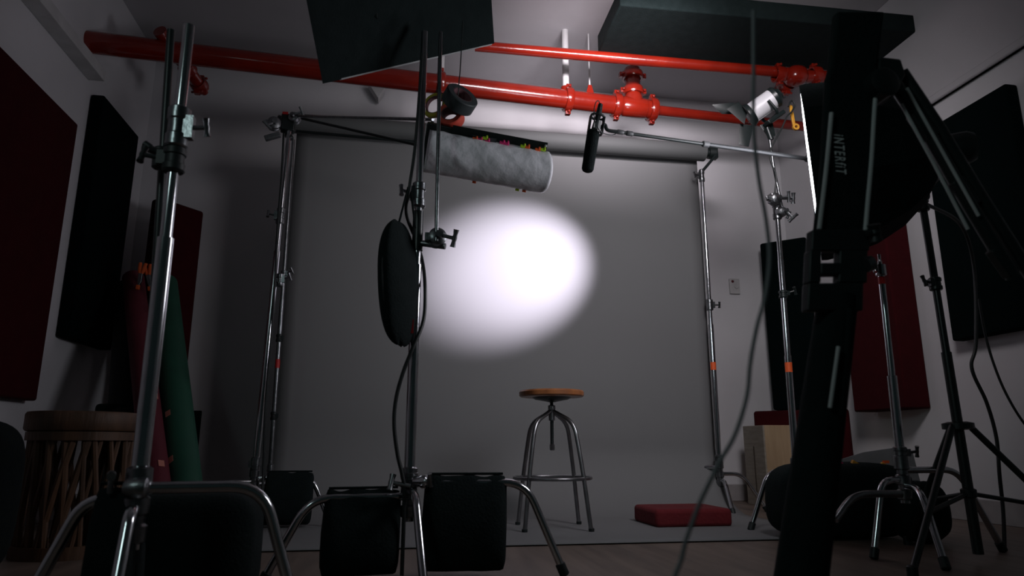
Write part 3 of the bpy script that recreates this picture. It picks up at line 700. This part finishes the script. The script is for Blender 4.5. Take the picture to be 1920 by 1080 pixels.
cable('microphone_cable', [P(1125, 200, YM), P(1123, 190, YM - .01), P(1118, 191, YM - .02), P(1114, 205, YM - .02), P(1115, 225, YM - .03), P(1124, 245, YM - .03), P(1135, 251, YM - .02), P(1148, 253, YM), P(1158, 249, YM)], .0018, 'thin black cable looping from the microphone to the boom pole')

# ------------------------------------------------------------------ lamp with barn doors
YF = 3.30
la0 = P(1455, 385, YF)
fl_ = thing('barn_door_lamp', 'white bodied stage lamp with black barn doors at the top right', 'lamp', P(1445, 255, YF))
cB = P(1449, 185, YF - .01); cF = P(1409, 213, YF + .05); Lb = (cF - cB).length; RB = .058
axn = (cF - cB).normalized(); u_, v_, _ = frame_of(axn)
obj('body', lathe(B(), cB, axn, [(0, RB * .94), (.003, RB), (Lb - .003, RB), (Lb, RB * .94)], 44), M_silver, fl_)
obj('rear_cap', lathe(B(), cB, -axn, [(-.002, RB * 1.06), (.018, RB * 1.08), (.028, RB * .95), (.04, RB * .6), (.048, RB * .55), (.05, .02)], 40), M_bmetal, fl_)
obj('front_bezel', lathe(B(), cF, axn, [(-.004, RB * 1.08), (.012, RB * 1.18), (.022, RB * 1.2), (.024, RB * .9)], 40), M_bmetal, fl_)
obj('lens', lathe(B(), cF + axn * .012, axn, [(0, RB * .9), (.008, RB * .7), (.014, .02)], 32), mat('lens_glass', (.25, .26, .27), .1), fl_)
for k in range(3):
    d_ = u_ * math.cos(k * 1.1 - .7) + v_ * math.sin(k * 1.1 - .7); st = B(); tube(st, [cB + d_ * RB, cF + d_ * RB], .0018, 6); obj('seam', st, M_grey, fl_)
for pp, dy in (([(1336, 196), (1376, 192), (1396, 214), (1354, 213)], .06), ([(1364, 204), (1384, 191), (1402, 206), (1396, 232)], .02), ([(1388, 232), (1413, 236), (1404, 275), (1386, 271)], .05), ([(1426, 234), (1448, 226), (1454, 254), (1442, 260)], .0)):
    bm = B(); prism(bm, [P(x, y, YF + .02 + dy) for x, y in pp], axn * .003); obj('barn_door', bm, M_bmetal, fl_)
yk = B(); ym = (cB + cF) / 2
dn = V((.62, 0, -.78)); 
tube(yk, fillet([ym + V((0, -.068, 0)), ym + V((0, -.068, 0)) + dn * .09, ym + V((0, .068, 0)) + dn * .09, ym + V((0, .068, 0))], .03), .009, 10); obj('yoke', yk, M_bmetal, fl_)
bm = B(); box(bm, P(1450, 224, YF), (.13, .08, .024), Matrix.Rotation(R(-36), 3, 'Y')); obj('base_box', bm, M_bmetal, fl_, bev=.006)
obj('spigot', tube(B(), [P(1438, 240, YF), P(1446, 262, YF)], .016, 14), M_bmetal, fl_)
hs = B(); prism(hs, [P(1480, 196, YF), P(1486, 197, YF), P(1492, 232, YF), P(1487, 234, YF)], (0, .012, 0)); obj('pull_strap', hs, M_gold, fl_, bev=.003)
hs = B(); c = P(1492, 238, YF); lathe(hs, c - V((0, .006, 0)), (0.1, 1, 0), [(0, .008), (0, .019), (.014, .019), (.014, .008)], 20, True); obj('strap_ring', hs, M_gold, fl_)
cable('lamp_cable', [P(1478, 200, YF - .03), P(1484, 189, YF - .03), P(1490, 197, YF - .03), P(1484, 210, YF - .03), P(1476, 218, YF - .03), P(1466, 240, YF - .03), P(1452, 266, YF - .03), P(1444, 285, YF - .03), P(1446, 305, YF - .03), P(1455, 330, YF - .03), P(1453, 362, YF - .03)], .0045, 'black cable from the barn door lamp down to its stand')
b = P(1487, 800, YF); t = P(1455, 375, YF); d = (t - b).normalized(); b0 = b - d * (b.z / d.z)
root, bb, d, L = cstand('grip_stand', 'chrome stand carrying the barn door lamp beside the black corner panel', b0, t, [(.50, .0175), (.8, .0150), (1, .0135)], [(-85, .14, .22, .14), (60, .14, .25, .14), (185, .16, .28, .12)], .34)
collar(root, at_z(bb, d, P(1458, 395, YF).z), d, .0165, hd=(1, -.3, -.5), L=.10)
collar(root, at_z(bb, d, P(1467, 552, YF).z), d, .0165, m=M_bmetal, hd=(1, -.3, .3), L=.04)
knuckle(root, P(1453, 374, YF - .03), (.2, -1, 0), hd=(1, -.1, .12), r=.030)
knuckle(root, P(1466, 398, YF - .02), (.2, -1, 0), hd=(.5, -.3, -.8), r=.024)
obj('block', box(B(), P(1450, 372, YF - .01), (.045, .05, .05)), M_cast, root, bev=.005)
obj('side_screw', t_handle(B(), P(1462, 372, YF - .03), (1, -.1, .04), .075, .06, .008), M_cast, root)
obj('side_screw', t_handle(B(), P(1446, 373, YF - .03), (-1, -.1, 0), .025, .02, .005), M_cast, root)
obj('lamp_arm', tube(B(), smooth([P(1470, 405, YF), P(1460, 360, YF), P(1450, 310, YF), P(1443, 262, YF), P(1440, 245, YF)], 5), .0075, 12), M_dchrome, root)
obj('tape_mark', lathe(B(), at_z(bb, d, P(1480, 698, YF).z), d, [(0, .0182), (.05, .0182)]), M_norange, root)

# wall alarm plate
pl = P(1377, 537, YB - .01)
wp = thing('wall_plate', 'white wall plate with a dark red dot and a round button, right of the backdrop', 'wall plate', V((pl.x, YB, pl.z - .06)))
obj('plate', box(B(), (pl.x, YB - .010, pl.z), (.085, .02, .125)), M_plate, wp, bev=.004)
obj('red_dot', lathe(B(), (pl.x - .018, YB - .019, pl.z + .038), (0, -1, 0), [(0, .011), (.004, .011), (.006, .007)]), mat('dark_red_lens', (.10, .01, .015), .3), wp)
obj('button', lathe(B(), (pl.x + .012, YB - .019, pl.z - .002), (0, -1, 0), [(0, .020), (.006, .019), (.009, .015)]), M_plate, wp)

# ------------------------------------------------------------------ wooden box
bx0 = P(1432, 797, 4.50); ztop = bx0.z
ab = thing('plywood_box', 'pale plywood box standing on end by the right corner', 'box', (bx0.x + .18, 4.62, 0))
obj('body', box(B(), (bx0.x + .18, 4.64, ztop / 2), (.36, .28, ztop)), M_ply, ab, bev=.003)
obj('side_board', box(B(), (bx0.x - .004, 4.64, ztop / 2), (.012, .282, ztop - .002)), M_plyside, ab, bev=.002)
obj('grip_slot', box(B(), (bx0.x - .011, 4.64, ztop * .42), (.003, .012, .34)), mat('stencil_brown', (.09, .07, .05), .8), ab)

# ------------------------------------------------------------------ hanging grey cable, right of the backdrop
YH = .62
cable('hanging_cable', [P(x, y, YH) for x, y in ((1413, 20), (1413, 130), (1413, 240), (1422, 330), (1436, 410), (1443, 480), (1436, 550), (1420, 610), (1407, 680), (1400, 745), (1378, 815), (1350, 865), (1318, 930), (1300, 975), (1280, 1040), (1262, 1180))] + [V((.27, .64, .01))], .0021, 'blurred grey cable hanging close to the camera in front of the backdrop edge', M_greycable)

# ------------------------------------------------------------------ octagonal softbox and its stand
YS = 2.15
cf = P(1531, 325, YS)
vh = V((cf.x, cf.y, 0)).normalized()
ang = R(.8); uu = V((vh.x * math.cos(ang) - vh.y * math.sin(ang), vh.x * math.sin(ang) + vh.y * math.cos(ang), 0))
nf = V((-uu.y, uu.x, 0))
if nf.x > 0: nf = -nf
nf = (nf + V((0, 0, -.03))).normalized(); up = (V((0, 0, 1)) - nf * nf.z).normalized()
RO = .315
sbx = thing('softbox', 'black octagonal softbox seen edge on with its white front glowing, right of the boom', 'softbox', cf - V((0, 0, RO)))
def octa(c, r, n=8, off=math.pi / 8): return [c + (uu * math.cos(off + 2 * math.pi * k / n) + up * math.sin(off + 2 * math.pi * k / n)) * r for k in range(n)]
bm = B(); rings = []
for dpt, r in ((0.02, RO + .004), (-.0, RO + .006), (-.08, RO * .98), (-.17, RO * .90), (-.26, RO * .74), (-.33, RO * .52), (-.37, RO * .30)):
    rings.append([bm.verts.new(p) for p in octa(cf + nf * dpt, r)])
for a, b in zip(rings, rings[1:]):
    for k in range(8): bm.faces.new((a[k], a[(k + 1) % 8], b[(k + 1) % 8], b[k]))
so = obj('shell', bm, M_bfab, sbx, smooth=False); md = so.modifiers.new('thickness', 'SOLIDIFY'); md.thickness = .004
bm = B(); bm.faces.new([bm.verts.new(p) for p in octa(cf + nf * .018, RO - .004)]); do = obj('diffuser', bm, M_glow, sbx, smooth=False)
obj('speed_ring', lathe(B(), cf - nf * .36, -nf, [(0, .085), (.03, .088), (.035, .07)]), M_bmetal, sbx)
obj('lamp_head', lathe(B(), cf - nf * .39, -nf, [(0, .050), (.01, .055), (.08, .055), (.10, .045)], 28), M_bmetal, sbx)
# stand
hd_ = cf - nf * .44 + V((0, 0, -.07))
sb_ = P(1806, 860, 2.28); tp = P(1728, 372, 2.28); d = (tp - sb_).normalized(); b0 = sb_ - d * (sb_.z / d.z)
ls = thing('light_stand', 'black tripod light stand holding the softbox in front of the big black panel', 'light stand', (b0.x, b0.y, 0))
pz = P(1726, 360, 2.28)
obj('pole', tube(B(), [b0 + d * .03 / d.z, b0 + d * (tp - b0).length * .55], .0175, 20), M_bmetal, ls)
obj('pole', tube(B(), [b0 + d * (tp - b0).length * .55, tp + d * .02], .0135, 20), M_bmetal, ls)
for y_ in (385, 532): collar(ls, at_z(b0, d, P(1740, y_, 2.28).z), d, .0165, m=M_bmetal, hd=(-1, -.3, .1), L=.05)
obj('tilt_joint', lathe(B(), tp + V((0, -.02, .01)), (0, 1, 0), [(0, .02), (.004, .026), (.04, .026), (.044, .02)]), M_bmetal, ls)
obj('tilt_knob', t_handle(B(), P(1728, 352, 2.26), (-1, -.2, 0), .03, .035, .006), M_bmetal, ls)
obj('head_link', tube(B(), [tp + V((0, 0, .01)), cf - nf * .45], .014, 12), M_bmetal, ls)
sp_ = at_z(b0, d, P(1800, 800, 2.28).z)
obj('spider', lathe(B(), sp_ - d * .012, d, [(0, .028), (.004, .052), (.024, .052), (.03, .03)], 24), M_bmetal, ls)
zlow = P(1815, 925, 2.28).z; lowc = at_z(b0, d, zlow)
for an in (205, -8, 80):
    a = R(an); dr = V((math.cos(a), math.sin(a), 0)); foot = V((b0.x, b0.y, .012)) + dr * .46
    lg = obj('leg', tube(B(), [sp_ + dr * .045, foot], .0115, 14), M_bmetal, ls)
    obj('rubber_foot', lathe(B(), foot + V((0, 0, -.012)), (0, 0, 1), [(0, .017), (.03, .017), (.034, .012)]), M_bplas, lg)
    mid = sp_ + dr * .045 + (foot - sp_ - dr * .045) * .62; br = B(); tube(br, [lowc, mid], .008, 10); obj('brace', br, M_bmetal, ls)
obj('lower_collar', lathe(B(), lowc - d * .015, d, [(0, .02), (.004, .026), (.028, .026), (.032, .02)]), M_bmetal, ls)
cable('power_cable', [P(1732, 380, 2.34), P(1800, 420, 2.5), P(1826, 500, 2.6), P(1830, 640, 2.6), P(1822, 690, 2.6), P(1850, 755, 2.6), P(1868, 820, 2.6), P(1874, 890, 2.6), P(1881, 960, 2.6), P(1884, 1040, 2.55)], .0075, 'thick black cable hanging down in front of the right wall')
cable('power_cable', [P(1835, 560, 2.7), P(1848, 630, 2.7), P(1866, 690, 2.7), P(1890, 745, 2.7), P(1925, 800, 2.7), P(1980, 860, 2.7)], .0055, 'thin black cable slanting out of frame below the big black panel')

# ------------------------------------------------------------------ short chrome stand, right
YR = 2.45
b = P(1692, 890, YR); t = P(1652, 515, YR); d = (t - b).normalized(); b0 = b - d * (b.z / d.z)
root, bb, d, L = cstand('grip_stand', 'short bare chrome stand in front of the maroon panel on the right wall', b0, t, [(.62, .0175), (1, .0125)],
    [(192, .11, .275, .08), (5, .26, .310, .16), (250, .16, .25, .14)], .35)
obj('spigot', lathe(B(), t - d * .005, d, [(0, .017), (.004, .021), (.045, .020), (.048, .009), (.062, .008), (.065, .006), (.09, .006)]), M_chrome, root)
obj('top_screw', t_handle(B(), t + d * .02, (-1, -.1, .1), .03, .035, .006), M_chrome, root)
collar(root, at_z(bb, d, P(1690, 850, YR).z), d, .0185, hd=(1, -.1, .1), L=.05)
obj('tape_mark', lathe(B(), t - d * .04, d, [(0, .0132), (.03, .0132)]), M_redtag, root)
# two big bent legs seen at the floor
obj('leg', tube(B(), fillet([P(1690, 926, YR - .35), P(1600, 926, YR - .35), P(1566, 975, YR - .38)], .06), .0115, 12), M_dchrome, root)

# gear on the floor at the right
gb = P(1610, 905, 2.95)
o = obj('gear_bag', meta(B(), (gb.x - .08, 2.98, .13), (.66, .26, P(1620, 868, 2.95).z - .0), None, 8, .012, 4, 36, 18), M_bfab); 
o.location.z = 0; tag(o, 'black soft case on the floor behind the short chrome stand, bright tape on top', 'bag')
for px, py, m_ in ((1572, 871, M_pink), (1602, 872, M_gold), (1657, 876, M_gold)):
    obj('tape_tab', box(B(), P(px, py - 2, 2.93), (.030, .014, .024), Matrix.Rotation(R(30), 3, 'Y')), m_, o)
obj('tape_tab', box(B(), P(1661, 866, 2.93), (.026, .012, .012)), M_norange, o)
bm = B(); prism(bm, [P(1570, 864, 3.2), P(1620, 848, 3.2), P(1690, 838, 3.2), P(1712, 850, 3.2), P(1735, 940, 3.2), P(1560, 940, 3.2)], (0, .01, 0)); o = obj('plastic_sheet', bm, mat('grey_plastic', (.16, .165, .17), .5)); tag(o, 'crumpled grey plastic sheet behind the black soft case', 'sheet')
q = P(1728, 915, 2.75)
o = obj('gear_bag', meta(B(), (q.x, 2.78, .125), (.20, .22, .25), None, 12, .02, 2.8, 30, 18), M_bfab); o.location.z = 0; tag(o, 'small round black pouch on the floor between the two right stands', 'bag')

# ------------------------------------------------------------------ foreground boom stand with lettering
YI = 1.12
bs_ = thing('boom_stand', 'big black boom stand close to the camera at the right, white lettering on its sleeve', 'boom stand', V((P(1540, 900, YI).x, YI, 0)))
low = [(1527, 570), (1616, 580), (1600, 640), (1590, 720), (1580, 780), (1574, 840), (1566, 900), (1552, 1010), (1452, 1010), (1478, 900), (1490, 800), (1508, 690), (1518, 620)]
cl = [P(x, y, YI) for x, y in low]
zt_, zb_ = cl[0].z, 0
col = B(); x_t = (P(1527, 570, YI).x + P(1616, 580, YI).x) / 2
a0 = P(1571, 556, YI); a1 = P(1522, 930, YI); dv = (a1 - a0).normalized(); a2 = a1 + dv * ((a1.z - .02) / -dv.z)
tube(col, [a0, a1, a2], [.034, .040, .044], 24); obj('column', col, M_bfab, bs_)
obj('column_foot', lathe(B(), V((a2.x, a2.y, 0)), (0, 0, 1), [(0, .10), (.02, .10), (.03, .05)], 28), M_bmetal, bs_)
obj('side_rail', tube(B(), [P(1592, 580, YI - .03), P(1574, 780, YI - .03)], .008, 12), M_bfab, bs_)
obj('rail_strip', tube(B(), [P(1572, 650, YI - .045), P(1556, 765, YI - .045)], .0035, 10), M_grey, bs_)
for an in (200, 320, 80):
    a = R(an); dr = V((math.cos(a), math.sin(a), 0)); obj('leg', tube(B(), [V((a2.x, a2.y, .10)) + dr * .02, V((a2.x, a2.y, .015)) + dr * .30], .014, 12), M_bmetal, bs_)
# head block with two openings
hb = B(); Yh = YI - .03
def hbx(x0, y0, x1, y1):
    prism(hb, [P(x0, y0, Yh), P(x1, y0, Yh), P(x1 - (y1 - y0) * .02, y1, Yh), P(x0 - (y1 - y0) * .04, y1, Yh)], (0, .022, 0))
hbx(1524, 430, 1632, 470); hbx(1520, 468, 1541, 530); hbx(1576, 468, 1628, 530); hbx(1540, 492, 1580, 515); hbx(1517, 530, 1620, 582)
obj('head_block', hb, M_bplas, bs_, bev=.003)
obj('clamp_jaw', tube(B(), [P(1622, 497, Yh), P(1634, 493, Yh)], .014, 12), M_cast, bs_)
obj('clamp_knob', t_handle(B(), P(1620, 440, Yh), (1, -.2, .2), .02, .03, .008), M_bplas, bs_)
# upright sleeve
up_ = B(); pxprism(up_, [(1560, 127), (1645, 127), (1650, 100), (1660, 20), (1570, 20)], YI - .02, .022)
pxprism(up_, [(1553, 145), (1560, 120), (1648, 120), (1644, 170), (1628, 440), (1531, 440), (1545, 300)], YI - .02, .018)
slv = obj('sleeve', up_, M_bfab, bs_, bev=.006)
for pts in ([(1559, 212), (1551, 300), (1543, 372), (1536, 430)], [(1646, 132), (1640, 200), (1634, 300), (1627, 380), (1622, 440)]):
    obj('piping', tube(B(), smooth([P(x, y, YI - .025) for x, y in pts], 4), .0042, 10), M_grey, slv)
# lettering
cu = bpy.data.curves.new('lettering', 'FONT'); cu.body = 'iNTERfiT'; cu.size = .0205; cu.extrude = .0006; cu.space_character = 1.25
tmp = bpy.data.objects.new('lettering', cu); C.objects.link(tmp)
bpy.context.view_layer.update()
me = bpy.data.meshes.new_from_object(tmp.evaluated_get(bpy.context.evaluated_depsgraph_get())); bpy.data.objects.remove(tmp)
xs = [v.co.x for v in me.vertices]; wdt = max(xs) - min(xs)
o0 = P(1563, 252, YI - .023); o1 = P(1568, 325, YI - .023); k = (o1 - o0).length / wdt
tx = (o1 - o0).normalized(); ty = V((1, 0, 0)); ty = (ty - tx * ty.dot(tx)).normalized(); tn = tx.cross(ty)
bm = B(); bm.from_mesh(me); 
for v in bm.verts: v.co = o0 + tx * ((v.co.x - min(xs)) * k) + ty * (v.co.y * k * 1.75) + tn * v.co.z
obj('lettering', bm, M_label, slv, smooth=False)
# upper joint and slanting arm
jt = B(); lathe(jt, P(1664, 150, YI - .05), (0, 1, 0), [(0, .024), (.004, .030), (.08, .030), (.085, .024)], 28); obj('joint', jt, M_bmetal, bs_)
obj('joint_block', pxprism(B(), [(1650, 105), (1690, 110), (1700, 140), (1676, 182), (1655, 172), (1648, 140)], YI - .02, .04), M_bmetal, bs_, bev=.004)
def rail(pts, wpx, Y, r):
    return tube(B(), [P(x, y, Y) for x, y in pts], r, 14)
arm = obj('arm_rail', rail([(1672, 150), (1740, 250), (1812, 375), (1900, 520)], 0, YI + .0, .0135), M_bmetal, bs_)
obj('edge_strip', tube(B(), [P(1690, 195, YI - .017), P(1750, 305, YI - .017), P(1815, 430, YI - .017)], .0032, 8), M_grey, arm)
arm = obj('arm_rail', rail([(1690, 135), (1757, 235), (1842, 375), (1935, 520)], 0, YI + .0, .0125), M_bmetal, bs_)
obj('edge_strip', tube(B(), [P(1700, 165, YI - .016), P(1762, 275, YI - .016), P(1835, 405, YI - .016)], .0032, 8), M_grey, arm)
for x, y in ((1722, 236), (1800, 362), (1872, 490)):
    obj('cross_plate', box(B(), P(x + 8, y, YI), (.06, .02, .03), Matrix.Rotation(R(58), 3, 'Y')), M_bmetal, bs_, bev=.003)
